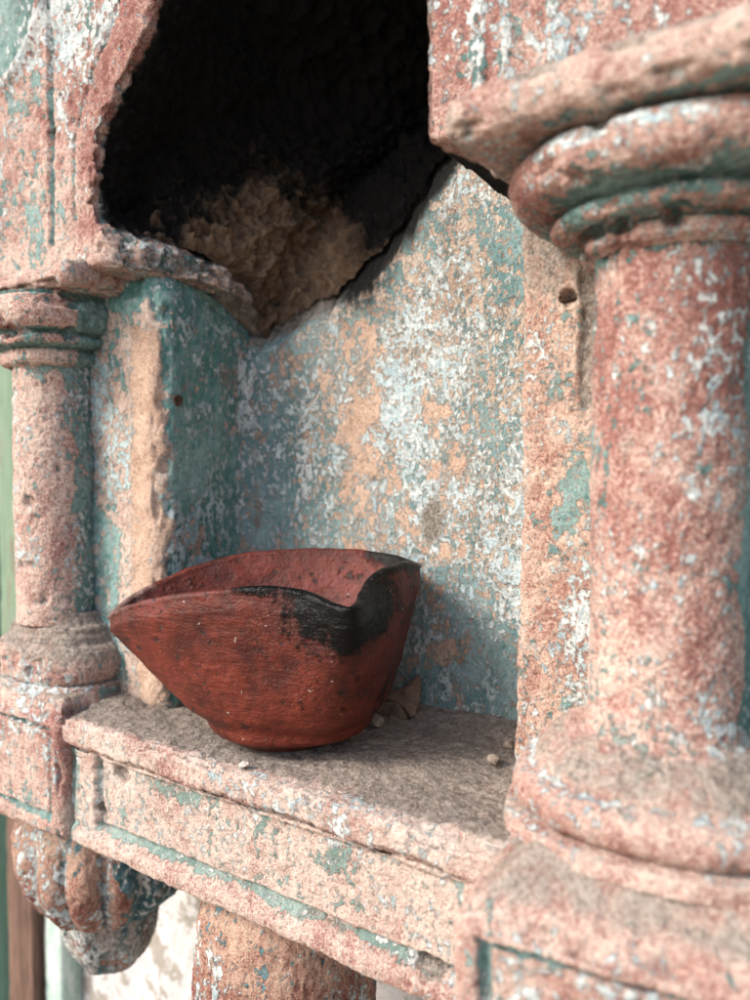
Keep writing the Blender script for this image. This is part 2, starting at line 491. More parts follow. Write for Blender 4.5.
# upper left block with the broken edge of the hole
def xr_front(z):
    return np.interp(z, [.10, .135, .155, .19, .217, .241, .262, .30, .38], [-.386, -.388, -.391, -.389, -.369, -.344, -.330, -.315, -.31])


lo, hi = (-.60, .286, .1185), (-.36, .43, .36)
V, F = lattice(lo, hi, (.0016, .0018, .0013))
Vr, e = rounding(V, lo, hi, .003)
t = (V[:, 0] - lo[0]) / (hi[0] - lo[0])
y0, z0 = V[:, 1].copy(), V[:, 2].copy()
jag = .0055 * fbm(np.stack([z0 * 0, y0 * .6, z0], 1), 60, 5, 12, .65) + .0045 * fbm(np.stack([z0 * 0, y0, z0], 1), 260, 2, 14)
back_in = sstep(.29, .36, y0)
low = 1 - sstep(.130, .160, z0)
xr = xr_front(z0) + jag
xr_lip = np.interp(y0, [.286, .309, .34, .361, .3855, .43], [-.384, -.366, -.3525, -.350, -.356, -.375]) + jag * .9
xr = (xr - .03 * back_in) * (1 - low) + xr_lip * low
V = Vr
V[:, 0] = lo[0] + t * (xr - lo[0])
drop = np.interp(y0, [.286, .309, .34, .361, .3855, .43], [0, -.003, -.0045, -.0075, -.0215, -.05])
V[:, 2] += drop * low * sstep(.75, .95, t)
x, y, z = V.T
front = sstep(.292, .288, y)
# incised lines: one upright, one following the lost arch; a hollow roundel in the top corner
def seg_dist(px, pz, pts):
    d = np.full(len(px), 9.)
    for (ax, az), (bx, bz) in zip(pts[:-1], pts[1:]):
        ux, uz = bx - ax, bz - az
        tt = np.clip(((px - ax) * ux + (pz - az) * uz) / (ux * ux + uz * uz), 0, 1)
        d = np.minimum(d, np.hypot(px - ax - tt * ux, pz - az - tt * uz))
    return d
g1 = np.exp(-((x + .4317 + .0006 * fbm(V, 50, 2, 8)) / .0024) ** 4) * sstep(.134, .140, z)
arch_line = [(-.409, .150), (-.4085, .195), (-.402, .213), (-.389, .231), (-.374, .246), (-.360, .268), (-.350, .30)]
g2 = np.exp(-(seg_dist(x, z, arch_line) / .0011) ** 2)
rd = np.hypot(x + .497, z - .305)
roundel = 1 - sstep(.047, .054, rd)
ridge = np.exp(-((rd - .059) / .0045) ** 2)
V[:, 1] += front * (.0035 * g1 + .0022 * g2 + .012 * roundel - .003 * ridge)
V = weather(V, F, .0016, .0007, .0004, 19, np.maximum(e * sstep(-.40, -.395, x), .8 * sstep(.292, .30, y0) * low * sstep(.7, .9, t)), .0035)
n1 = fbm(V, 22, 3, 83)
inner = sstep(.290, .297, y0) * sstep(.75, .95, t)
arch_band = sstep(.0, .006, (x - np.interp(z, [.15, .195, .213, .231, .246, .268, .30], [-.409, -.4085, -.402, -.389, -.374, -.360, -.35])))
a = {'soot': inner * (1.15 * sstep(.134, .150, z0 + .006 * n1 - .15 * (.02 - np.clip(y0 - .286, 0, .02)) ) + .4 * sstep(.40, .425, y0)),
     'teal': front * (.11 * g1 + .07 * g2 + .16 * roundel + .05 * n1 + .03 * (1 - arch_band) * sstep(.19, .24, z)) + .075 * inner * (1 - .5 * sstep(.33, .38, y0)) * (.7 + n1) - .05 * arch_band * front,
     'pale': front * (1 - arch_band) * (.085 * sstep(.195, .24, z + .025 * n1) * sstep(-.1, .35, n1 + .25) + .05 * sstep(-.44, -.47, x) * sstep(.14, .17, z)) - .02 * arch_band - .12 * roundel * front + .04 * inner,
     'red': .45 * front * arch_band + .15 * n1, 'cream': .6 * sstep(.145, .13, z),
     'dust': .45 * ridge * front + .25 * sstep(.14, .124, z) * (1 - front) + .25 * inner * sstep(.16, .14, z0) + .5 * inner * sstep(.35, .40, y0)}
mesh_obj('lintel_block', V, F, M['pink'], wall, a)

# upper right block
lo, hi = (-.1635, .286, .1375), (.42, .44, .36)
V, F = lattice(lo, hi, (.0016, .0022, .0016))
V, e = rounding(V, lo, hi, .0025)
x, y, z = V.T
front = sstep(.291, .287, y)
ribs = np.exp(-((x + .1384) / .0035) ** 4) + np.exp(-((x + .1262) / .0022) ** 4) + np.exp(-((x + .1055) / .0045) ** 4)
V[:, 1] += front * (-.0012 * ribs)
V[:, 0] += np.where(x < -.155, .002 * fbm(V, 40, 3, 40), 0)
V = weather(V, F, .0013, .0006, .0003, 23, e, .0025)
a = {'pale': .09 * ribs * front * (1 + .8 * fbm(V, 40, 2, 2)), 'teal': .10 * ribs * front, 'red': .3 * (1 - ribs) * sstep(-.10, -.14, x),
     'soot': 1.3 * sstep(.297, .31, y) * sstep(-.155, -.16, x) + 1.0 * sstep(.300, .330, y) * sstep(.142, .139, z) + .5 * sstep(-.157, -.162, x)}  # hole side is sooty; the underside's shade is painted with the same mask
mesh_obj('lintel_block', V, F, M['pink'], wall, a)

# masonry course closing the hole above the picture
lo, hi = (-.60, .290, .3585), (.42, .60, .85)
V, F = lattice(lo, hi, (.005, .012, .005))
V, e = rounding(V, lo, hi, .003)
V = weather(V, F, .0020, .0007, .0003, 25, e, .003)
mesh_obj('lintel_course', V, F, M['pink'], wall, {'soot': 1.2 * sstep(.37, .36, V[:, 2]) * sstep(.295, .31, V[:, 1]), 'cream': .2})

# wall face right of the near column
lo, hi = (-.046, .318, -.235), (.42, .44, .139)
V, F = lattice(lo, hi, (.0025, .01, .0025))
V, e = rounding(V, lo, hi, .003)
V = weather(V, F, .0015, .0006, .0003, 27, e)
mesh_obj('wall_face', V, F, M['side'], wall, {'teal': .35 + .1 * fbm(V, 20, 2, 1), 'cream': .2})

def lumps(P, scale, seed):
    """distance to the nearest of one jittered point per cell: clods of mortar"""
    Q = P * scale; I = np.floor(Q).astype(np.int64); best = np.full(len(Q), 9.)
    for a_ in (-1, 0, 1):
        for b_ in (-1, 0, 1):
            for c_ in (-1, 0, 1):
                J = I + [a_, b_, c_]
                f = np.stack([_hash(J[:, 0], J[:, 1], J[:, 2], seed + m_) for m_ in range(3)], 1)
                best = np.minimum(best, ((J + f - Q) ** 2).sum(1))
    return np.sqrt(best)


lo, hi = (-.56, .372, -.270), (-.05, .43, BED + .002)
V, F = lattice(lo, hi, (.0025, .004, .002))
V, e = rounding(V, lo, hi, .004)
V = weather(V, F, .004, .0012, .0004, 29, e)
mesh_obj('footing_course', V, F, M['pink'], wall, {'dust': .9, 'soot': .42 + .1 * fbm(V, 30, 2, 4)})

# the cavity broken into the masonry
loop = np.array([(-.392, .300, .140), (-.376, .320, .140), (-.361, .345, .136), (-.358, .372, .122), (-.364, .408, .088), (-.345, .413, .088), (-.32, .414, .099),
                 (-.281, .414, .119), (-.25, .414, .144), (-.222, .414, .175), (-.19, .414, .196), (-.15, .42, .205), (-.148, .37, .25),
                 (-.15, .31, .30), (-.16, .305, .38), (-.23, .305, .41), (-.31, .305, .40), (-.322, .305, .30), (-.345, .305, .252),
                 (-.388, .305, .215), (-.405, .305, .19), (-.405, .302, .155)])
cl = np.vstack([loop, loop[:1]])
s_ = np.concatenate([[0], np.cumsum(np.linalg.norm(np.diff(cl, axis=0), axis=1))])
NU, NV = 900, 230
ud = np.linspace(0, s_[-1], 4000, endpoint=False)
zd, xd = np.interp(ud, s_, cl[:, 2]), np.interp(ud, s_, cl[:, 0])
wt = 1 + 5.0 * (zd < .19) * (xd < -.20)
cw = np.concatenate([[0], np.cumsum(wt)]); cw = cw / cw[-1]
u = np.interp(np.linspace(0, 1, NU, endpoint=False), cw, np.concatenate([ud, [s_[-1]]]))
L = np.stack([np.interp(u, s_, cl[:, k]) for k in range(3)], 1)
ctr = np.array([-.265, .53, .275])
cen = L.mean(0)
v = np.linspace(0, 1, NV)[:, None, None]
out = (L - cen) * [1, .2, 1]
out = out / np.linalg.norm(out, axis=1, keepdims=True)
bottom = sstep(.215, .10, L[:, 2]) * sstep(.33, .38, L[:, 1])            # mortar slope over the back of the niche
leftdn = sstep(-.34, -.37, L[:, 0]) * sstep(.24, .17, L[:, 2])
bul = (.045 * (1 - bottom) * (1 - .6 * leftdn))[None, :, None]
Pm = L[None] * (1 - v ** 1.15) + ctr * v ** 1.15 + out[None] * bul * np.sin(np.pi * np.minimum(v * 1.15, 1)) ** .8
Pm[:, :, 2] += (bottom[None] * .030 * np.sin(np.pi * v[:, :, 0]))
Pm[:, :, 1] -= (bottom[None] * .012 * np.sin(np.pi * v[:, :, 0]))
V = Pm.reshape(-1, 3)
k = np.arange(NV * NU).reshape(NV, NU); k2 = np.roll(k, -1, 1)
F = np.stack([k[:-1], k[1:], k2[1:], k2[:-1]], -1).reshape(-1, 4)
N = normals(V, F)
vv = np.repeat(np.linspace(0, 1, NV), NU)
amp = sstep(0, .05, vv)
wob = V + .004 * np.stack([fbm(V, 120, 2, 60), fbm(V, 120, 2, 61), fbm(V, 120, 2, 62)], 1)
d = .008 * fbm(V, 40, 4, 50, .55) + .0095 * np.sqrt(np.maximum(0, .62 - lumps(wob, 125, 3) ** 2)) + .0040 * np.sqrt(np.maximum(0, .6 - lumps(wob, 270, 9) ** 2)) + .0008 * fbm(V, 420, 2, 57) - .006
V = V + N * (d * amp)[:, None]
x, y, z = V.T
nz = fbm(V, 26, 3, 58); nz2 = fbm(V, 26, 3, 59)
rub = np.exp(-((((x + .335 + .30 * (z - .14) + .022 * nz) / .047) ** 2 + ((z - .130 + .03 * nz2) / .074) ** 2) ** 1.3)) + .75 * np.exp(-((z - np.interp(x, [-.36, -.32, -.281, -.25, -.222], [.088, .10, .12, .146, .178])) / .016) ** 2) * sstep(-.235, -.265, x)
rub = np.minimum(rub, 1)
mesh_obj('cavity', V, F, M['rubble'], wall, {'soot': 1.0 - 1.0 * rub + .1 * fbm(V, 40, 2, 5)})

# ------------------------------------------------------------------ the shelf
shelf = empty('stone_shelf', (-.265, .33, BED))
tag(shelf, 'dusty sandstone shelf with moulded front panel, carrying the red clay lamp', 'shelf')
lo, hi = (-.4030, .2640, -.1668), (-.112, .400, SH_Z)
V, F = lattice(lo, hi, (.0011, .0011, .0011))
V, e = rounding(V, lo, hi, .0035)
x, y, z = V.T
n1 = fbm(V, 25, 3, 91)
top = sstep(-.1575, -.1535, z)
V[:, 2] += top * (.0022 * n1 + .006 * sstep(.372, .398, y) + .0045 * sstep(-.372, -.394, x) * sstep(.272, .30, y) - .004 * sstep(.277, .262, y) * sstep(-.1, .5, fbm(V, 60, 3, 95)))
V = weather(V, F, .0012, .0008, .0004, 31, e, .0035)
fr = sstep(.277, .269, y + .006 * n1)
a = {'dust': top * (1 - .9 * fr) * (.84 + .45 * n1 + .35 * sstep(.36, .395, y) + .4 * np.exp(-((np.hypot(x + .272, y - .322) - .042) / .012) ** 2)) + .12 + .25 * fbm(V, 90, 2, 12), 'cream': .28 + .3 * fr, 'pale': .055 * fr * sstep(-.31, -.24, x) * sstep(-.16, -.19, x) - .02,  # dust, also placed to paint shade round the lamp and light in front
     'teal': .13 * sstep(-.386, -.394, x) - .05, 'red': .55 * fr * sstep(0, .4, n1) + .9 * sstep(-.161, -.166, z)}
mesh_obj('ledge', V, F, M['shelf'], shelf, a)

lo, hi = (-.403, .2672, BED), (-.112, .400, -.1671)
V, F = lattice(lo, hi, (.0011, .004, .0010))
V, e = rounding(V, lo, hi, .0025)
x, y, z = V.T
front = sstep(.2715, .268, y)
field = band(x, -.372, -.134, .0012) * band(z, -.2118, -.1697, .0010)          # sunk field
gro = np.exp(-((z + .2108) / .0028) ** 4) * band(x, -.374, -.130, .002)
grol = np.exp(-((x + .3705) / .003) ** 4) * band(z, -.2113, -.1683, .001)
bead = np.exp(-((z + .2196) / .0050) ** 4)
V[:, 1] += .003 * np.exp(-((x + .3945) / .0022) ** 2) * front
V[:, 1] += front * (.0025 * field + .0022 * gro + .002 * grol - .0035 * bead)
V = weather(V, F, .0012, .0006, .0003, 35, e, .003)
# chips torn out of the face
for cx_, cz_, r in ((-.351, -.1756, .006), (-.3695, -.2006, .004), (-.150, -.2118, .006)):
    dd = np.hypot((V[:, 0] - cx_) / 1.4, V[:, 2] - cz_) + .0015 * fbm(V, 200, 2, 6)
    V[:, 1] += front * .004 * (1 - sstep(r * .6, r, dd))
n1 = fbm(V, 30, 3, 97)
chip = sum(np.exp(-((((x - cx_) / 1.4) ** 2 + (z - cz_) ** 2) / r ** 2) ** 2) for cx_, cz_, r in ((-.351, -.1756, .006), (-.3695, -.2006, .0045), (-.150, -.2118, .0065)))
a = {'teal': .135 * gro * sstep(-.5, .1, n1 + .2) + .06 * sstep(.0, .5, n1) * field + .16 * sstep(-.145, -.13, x) * field + .14 * sstep(-.386, -.393, x)
     + .13 * np.exp(-(((x + .30) / .03) ** 2 + ((z + .176) / .006) ** 2)) + .12 * np.exp(-(((x + .195) / .022) ** 2 + ((z + .179) / .009) ** 2)),
     'cream': .35 * field + .25, 'red': .45 * bead * sstep(-.1, .4, n1), 'pale': .06 * grol + .035 * sstep(-.37, -.392, x) - .03 * bead,
     'dust': .75 * chip + .55 * np.exp(-((x + .367) / .0045) ** 4) * field + .5 * np.exp(-(((x + .205) / .02) ** 2 + ((z + .2123) / .006) ** 2))}
mesh_obj('front_panel', V, F, M['shelf'], shelf, a)

# ------------------------------------------------------------------ columns
def pedestal(root, cx, x0, x1, y0, y1, rot, mat, seed, res, ztop=-.1300, fall=.0155, wide=.026):
    lo, hi = (x0, y0, BED), (x1, y1, ztop)
    V, F = lattice(lo, hi, (res, res * 1.3, res))
    V, e = rounding(V, lo, hi, .007)
    x, y, z = V.T
    # weathered top falls away towards the edges
    edge_d = np.minimum(np.minimum(x - x0, x1 - x), y - y0)
    topm = sstep(ztop - .006, ztop - .002, z)
    x, y, z = x.copy(), y.copy(), z.copy()
    H = ztop - BED
    drop = fall * (1 - sstep(.0, wide, edge_d)) ** 1.3
    V[:, 2] = BED + (z - BED) * (H - drop) / H
    low = (1 - topm) * (1 - sstep(.0, .004, np.maximum(0, z - BED - .090)))
    front = sstep(y0 + .004, y0 + .0008, y)
    px0, px1, pz0, pz1 = x0 + .0105, x1 - .0105, BED + .0135, BED + (-.1575 - BED) * H / (H - fall)
    d = np.minimum(np.minimum(x - px0, px1 - x), np.minimum(z - pz0, pz1 - z))
    gro = np.exp(-((d - .0018) / .0022) ** 4)
    field = sstep(.003, .006, d)
    V[:, 1] += front * (.0045 * gro + .0018 * field)
    V = weather(V, F, .0014, .0007, .0003, seed, e, .004, .0014)
    n1 = fbm(V, 28, 3, seed + 3)
    a = {'teal': front * (.14 * gro + .03 * n1) - .03, 'pale': -.02 * (1 - front) + front * (.045 * field * sstep(-.1, .4, n1) + .05 * np.exp(-((d - .006) / .002) ** 2)),
         'dust': .62 * sstep(.35, .9, topm) * sstep(.0, .014, edge_d) + .12 + .25 * n1, 'red': .35 * (1 - field) * front * sstep(-.2, .3, n1), 'cream': .25 + .0 * x}
    V = rot_about(V, (cx, CY), rot)
    return mesh_obj('pedestal', V, F, mat, root, a)


def turned(name, root, cx, prof, nu, nv, power, rot, mat, seed, attr, coarse=.0010, sq=(1, 1, 0), bite=.0030):
    V, F = lathe(cx, CY, prof, nu, nv, power, rot)
    V[:, 0] = cx + (V[:, 0] - cx) * sq[0]
    V[:, 1] = CY + sq[2] + (V[:, 1] - CY) * sq[1]
    V = weather(V, F, coarse, .0004, .00025, seed, None, 0, .0008)
    # knocked-off bites and hairline steps
    N_ = normals(V, F)
    V = V - N_ * (bite * sstep(.28, .55, fbm(V, 48, 3, seed + 41)))[:, None]
    x, y, z = V.T
    n1 = fbm(V, 30, 3, seed + 5)
    ang = np.arctan2(y - CY, x - cx)
    return mesh_obj(name, V, F, mat, root, attr(x, y, z, n1, ang))


col_r = empty('stone_column', (RX, CY, BED))
tag(col_r, 'near stout salmon sandstone column to the right of the shelf, ringed capital cut by the picture edge', 'column', 'columns flanking the niche')
pedestal(col_r, RX, RX - .0605, RX + .0605, .226, .39, R(7.0), M['pink'], 41, .0011, -.1300, .0205, .032)
base_r = smooth_profile([(.0585, -.136), (.0575, -.1305)], 3) + torus_arc(.0485, -.1295, -.1145, .0068) + [(.0475, -.1135)] \
    + smooth_profile([(.0470, -.1130), (.0455, -.1085), (.0400, -.1040), (.0350, -.1005), (.0300, -.0985), (.028, -.090)], 5)
turned('base', col_r, RX, base_r, 420, 110, 2.5, R(4), M['pink'], 43,
       lambda x, y, z, n, g: {'dust': .42 * sstep(-.115, -.108, z) * sstep(-.099, -.102, z) + .28 * sstep(-.118, -.115, z) + .3 * n + .05,
                              'pale': .09 * np.exp(-((z + .1140) / .0012) ** 2) + .0 * sstep(-.1285, -.1305, z) + .08 * sstep(-.1005, -.099, z) * (.6 + n),
                              'teal': -.04 + 0 * x, 'red': .5 * band(z, -.128, -.119, .002), 'cream': .25 + 0 * x}, .0010, (1, 1, 0), .0010)
turned('shaft', col_r, RX, [(.0288, -.0995), (.0288, -.02), (.0286, .04), (.0284, .0785)], 320, 260, 2.0, 0, M['column'], 45,
       lambda x, y, z, n, g: {'red': .5 * sstep(-.07, .05, z) + .3 * n, 'cream': .25 * sstep(-.03, -.09, z), 'teal': .30 * sstep(R(-22), R(-5), g + .2 * n) * (g < 1.4) + .10 * sstep(.066, .077, z) + .06 * (g < -2.55),
                              'pale': .035 * n + .10 * sstep(-.094, -.0985, z) + .05 * sstep(R(-80), R(-62), g) * band(z, -.01, .04, .02), 'dust': .12 + .5 * np.exp(-(((g + 1.9) / .18) ** 2 + ((z - .008) / .011) ** 2))}, .0007, (1, 1, 0), .0008)
cap_r = [(.0285, .0755)] + torus_arc(.0305, .0765, .0835, .0035) + [(.0318, .0840)] + torus_arc(.0385, .0845, .0915, .0055) + [(.0400, .0925), (.0440, .0930)] \
    + torus_arc(.0490, .0935, .1125, .0095, 13) + [(.0500, .1140)]
turned('capital', col_r, RX, cap_r, 460, 150, 2.35, R(0), M['column'], 47,
       lambda x, y, z, n, g: {'teal': .02 + .13 * np.exp(-((z - .0926) / .0018) ** 2) + .13 * np.exp(-((z - .0838) / .0014) ** 2) + .11 * band(z, .086, .092, .001) + .05 * n + .12 * sstep(.109, .1125, z),
                              'pale': .125 * band(z, .104, .1125, .002) * sstep(-2.35, -1.9, g) * sstep(-.5, .1, n + .2) + .04 * band(z, .077, .083, .001), 'red': .15 + .3 * n,
                              'dust': .15 + .35 * sstep(-2.2, -2.8, g)})


def abacus(root, cx, x0, x1, y0, y1, z0, z1, rise, rot, mat, seed, res):
    lo, hi = (x0, y0, z0), (x1, y1, z1)
    V, F = lattice(lo, hi, (res, res, res))
    V, e = rounding(V, lo, hi, min(.0075, (z1 - z0) * .45))
    x, y, z = V.T
    tp = sstep(z0 + .35 * (z1 - z0), z1, z)
    V[:, 2] += tp * (rise * sstep(y0, y0 + .05, y) + .003 * fbm(V, 40, 3, seed))
    V = weather(V, F, .0016, .0008, .0003, seed + 1, e, .003)
    x, y, z = V.T
    n1 = fbm(V, 30, 3, seed + 2)
    a = {'dust': .95 * sstep(.55, .95, tp) * sstep(y0 + .001, y0 + .008, y) + .15 + .5 * sstep(x0 + .015, x0 + .002, x), 'cream': .45 + 0 * x,
         'teal': .10 * sstep(z0 + .002, z0, z) - .05, 'red': .35 * sstep(0, .4, n1), 'soot': .35 * sstep(z0 + .003, z0 + .0005, z) * sstep(x0 + .025, x0, x)}  # underside darker towards its left end
    V = rot_about(V, (cx, CY), rot)
    return mesh_obj('abacus', V, F, mat, root, a)


abacus(col_r, RX, RX - .0655, .16, .2365, .40, .1128, .1300, .020, R(0), M['pink'], 51, .0013)

col_l = empty('stone_column', (LX, CY, BED))
tag(col_l, 'far slender column left of the shelf, rose stone with teal paint on its shaded side', 'column', 'columns flanking the niche')
pedestal(col_l, LX, LX - .062, LX + .0555, .2605, .40, 0, M['pink'], 61, .0013, -.1405, .0105, .012)
base_l = smooth_profile([(.0440, -.146), (.0435, -.1395)], 3) + torus_arc(.0380, -.1385, -.1145, .0060) + [(.0370, -.1140)] \
    + smooth_profile([(.0368, -.1135), (.0355, -.109), (.0340, -.1072), (.0335, -.104), (.0290, -.1015), (.0265, -.095)], 5)
turned('base', col_l, LX, base_l, 300, 90, 2.3, 0, M['pink'], 63,
       lambda x, y, z, n, g: {'dust': .62 * sstep(-.128, -.114, z) + .25 * sstep(-1.2, -.3, g) + .15, 'pale': .05 * sstep(-.1365, -.1390, z) + .10 * np.exp(-((z + .112) / .001) ** 2),
                              'cream': .35 + 0 * x, 'teal': .06 * sstep(-.136, -.138, z)}, .0014, (1.12, .84, .004))
turned('shaft', col_l, LX, [(.0265, -.1025), (.0265, 0), (.0262, .066)], 240, 190, 2.0, 0, M['column'], 65,
       lambda x, y, z, n, g: {'cream': .40 + .2 * n, 'teal': .125 * sstep(R(-40), R(0), g + .45 * n) * (g < 1.5) + .10 * sstep(.055, .064, z), 'pale': .055 * sstep(R(-50), R(-15), g + .3 * n) * (g < 1.5) + .08 * (g < R(-125)) + .05 * n})
cap_l = [(.0262, .0620)] + torus_arc(.0285, .0630, .0730, .0030) + [(.0300, .0735)] + torus_arc(.0335, .0740, .0815, .0045) + [(.0345, .0825)] \
    + torus_arc(.0370, .0830, .1045, .0060, 13) + [(.0380, .1065)]
turned('capital', col_l, LX, cap_l, 300, 120, 2.5, 0, M['column'], 67,
       lambda x, y, z, n, g: {'cream': .30 + 0 * x, 'teal': .22 * np.exp(-((z - .0822) / .0016) ** 2) + .16 * np.exp(-((z - .0734) / .0012) ** 2) + .12 * sstep(.103, .1055, z) + .20 * sstep(R(-25), R(5), g + .2 * n) * (g < 1.5) + .06 * band(z, .0735, .08, .001),
                              'pale': .07 * band(z, .073, .082, .001) * (.5 + n), 'red': .15 + .4 * n})
abacus(col_l, LX, LX - .09, LX + .0555, .2700, .40, .1062, .1215, .006, 0, M['pink'], 71, .0014)

# ------------------------------------------------------------------ carved brackets under the shelf
def bracket(cx, cy, rad, depth, label, seed, lobes, ph, small, sh=.92, fl=.17, paint=1.0):
    root = empty('carved_bracket', (cx, cy, BED - .12))
    tag(root, label, 'bracket', 'carved brackets under the shelf')
    zt = BED - .001
    prof = smooth_profile([(rad * sh, zt), (rad * (.99 if sh > .8 else .93), zt - depth * (.16 if sh > .8 else .085)), (rad * 1.03, zt - depth * .45), (rad * .97, zt - depth * .68), (rad * .80, zt - depth * .88), (rad * .55, zt - depth * 1.0), (rad * .42, zt - depth * .98)][::-1], 8)
    prof = [(.0005, prof[0][1])] + prof + [(.0005, zt)]
    def flute(th, z):
        k = sstep(zt - depth * .08, zt - depth * .6, z)
        return 1 + k * (fl * (np.abs(np.cos(th * lobes / 2 + ph)) ** .7 - .6))
    V, F = lathe(cx, cy, prof, 420, 130, 2.4, 0, flute)
    V = weather(V, F, .0022, .0009, .0004, seed)
    x, y, z = V.T
    th = np.arctan2(y - cy, x - cx)
    val = 1 - np.abs(np.cos(th * lobes / 2 + ph))
    n1 = fbm(V, 35, 3, seed + 4)
    mesh_obj('lotus_body', V, F, M['bracket'], root,
             {'teal': paint * .16 * sstep(.45, .8, val) * sstep(zt - .02, zt - .04, z) * (.6 + n1) + .20 * paint * sstep(-.75, -.25, th + .3 * n1) * (th < 1.5) - .06, 'pale': .05 * sstep(.3, .6, val) + .09 * n1 - .03,
              'red': .5 * sstep(.4, .1, val) * sstep(zt - .03, zt - .05, z), 'cream': .3 * sstep(zt - .03, zt - .01, z), 'dust': .2 + .5 * sstep(zt - .006, zt, z)})
    prof = smooth_profile([(.001, zt - depth - small * 1.52), (rad * .30, zt - depth - small * 1.5), (rad * .44, zt - depth - small * 1.2), (rad * .55, zt - depth - small * .4), (rad * .60, zt - depth + .012)], 8)
    V, F = lathe(cx, cy, prof, 200, 80, 2.2, 0, lambda t, z: 1 + .06 * np.cos(t * 6 + 1))
    V = weather(V, F, .0018, .0008, .0004, seed + 9)
    mesh_obj('pendant_tip', V, F, M['bracket'], root, {'teal': .10 + .1 * fbm(V, 40, 2, 3), 'pale': .03 + .08 * fbm(V, 60, 2, 8), 'dust': .55 + .3 * fbm(V, 40, 2, 1)})
    return root


bracket(LX + .001, .335, .056, .088, 'fluted lotus bracket with a pendant tip, under the left column pedestal', 81, 14, .3, .028)
b2 = bracket(-.2700, .3170, .047, .150, 'plainer pinkish rounded bracket beneath the middle of the shelf', 85, 10, .9, .03, .52, .03, .1)

# ------------------------------------------------------------------ clay oil lamp
ZB = SH_Z + .0012
fw = np.array([-math.sin(YAW), math.cos(YAW)]); rt = np.array([math.cos(YAW), math.sin(YAW)])


def lampxy(px, dep):
    """plan position of a point seen at column px from the lens, dep metres along the lens axis."""
    return rt * (px - 375) / FPX * dep + fw * dep


def zat(py, dep): return -(py - 465) / FPX * dep


rim_pts = [  # (px, py, depth): measured around the lip, anticlockwise seen from above, from the left tip along the near side
    (103, 622, .420), (113, 615, .406), (135, 608.5, .392), (168, 602, .379), (205, 597.5, .369), (240, 594.5, .363), (270, 594, .360),
    (298, 598, .3565), (322, 607.5, .348), (342, 615, .340), (357, 614, .340), (367, 606, .351), (373, 590, .366), (383, 578, .377),
    (400, 571, .389), (413, 567.5, .404), (422, 569, .418), (420, 567, .432), (408, 562, .446), (385, 557.5, .460), (350, 554, .470), (310, 553, .475),
    (270, 555, .476), (232, 560, .473), (195, 570, .466), (160, 584, .455), (130, 599, .443), (110, 613, .432)]
rp = np.array([[*lampxy(p, d), zat(q, d)] for p, q, d in rim_pts])
bc = np.array([*lampxy(283, .4115), ZB])
NB = 360
# closed Catmull-Rom resample of the lip, ordered by length
def closed_spline(P, n):
    m = len(P); out = []
    for i in range(m):
        a, b, c, d = P[(i - 1) % m], P[i], P[(i + 1) % m], P[(i + 2) % m]
        for t in np.linspace(0, 1, 24, endpoint=False):
            out.append(.5 * ((2 * b) + (c - a) * t + (2 * a - 5 * b + 4 * c - d) * t * t + (3 * b - a - 3 * c + d) * t ** 3))
    out = np.array(out); out = np.vstack([out, out[:1]])
    s = np.concatenate([[0], np.cumsum(np.linalg.norm(np.diff(out, axis=0), axis=1))])
    u = np.linspace(0, s[-1], n, endpoint=False)
    return np.stack([np.interp(u, s, out[:, k]) for k in range(3)], 1)
def ringblur(A, sig):
    n_ = len(A); kx = np.arange(-4 * sig, 4 * sig + 1); kw = np.exp(-.5 * (kx / sig) ** 2); kw /= kw.sum()
    return sum(w_ * np.roll(A, int(q_), 0) for w_, q_ in zip(kw, kx))
rim = ringblur(closed_spline(rp, NB), 2.2)
rim_soft = ringblur(rim, 20)
rim_soft[:, :2] = rim_soft[:, :2].mean(0) + (rim_soft[:, :2] - rim_soft[:, :2].mean(0)) * 1.05
rc = rim.mean(0)
# foot ring points matched to lip points by bearing round the lamp
la = (rim[:, :2] - rc[:2]) @ np.stack([rt, fw], 1)
ang = np.arctan2(la[:, 1] / .058, la[:, 0] / .088)
foot_r = np.stack([.0375 * np.cos(ang), .034 * np.sin(ang)], 1)
foot = np.column_stack([bc[:2] + foot_r @ np.stack([rt, fw]), np.full(NB, ZB)])
ca, sa = np.cos(ang), np.sin(ang)
leftness = sstep(.35, .95, -ca)
belly_p = .50 + .22 * leftness - .18 * sstep(.2, .8, ca)                 # plan growth exponent with height
spout = np.exp(-((la[:, 0] - .052) / .030) ** 2) * sstep(-.01, -.035, la[:, 1])
rows_out = []
NO = 150
for i, hgt in enumerate(np.linspace(0, 1, NO)):
    h2 = min(hgt / .9, 1.0)
    g = h2 ** belly_p - .028 * float(sstep(.88, 1.0, hgt))
    g = g - .06 * 1.9 * np.exp(-((hgt - .095) / .055) ** 2) * (hgt > 0) * (1 - .3 * leftness)          # waist over the foot
    g = g + spout * .16 * np.sin(np.pi * hgt) * hgt                                            # chin under the pinched spout
    tgt = rim_soft[:, :2] + (rim[:, :2] - rim_soft[:, :2]) * hgt ** 3.5
    xy = foot[:, :2] + (tgt - foot[:, :2]) * g[:, None]
    zz = ZB + .0055 * (1 - hgt) + (rim[:, 2] - ZB) * hgt
    rows_out.append(np.column_stack([xy, zz]))
TH = .0062
inn = (rc[:2] - rim[:, :2]); inn = inn / np.linalg.norm(inn, axis=1, keepdims=True)
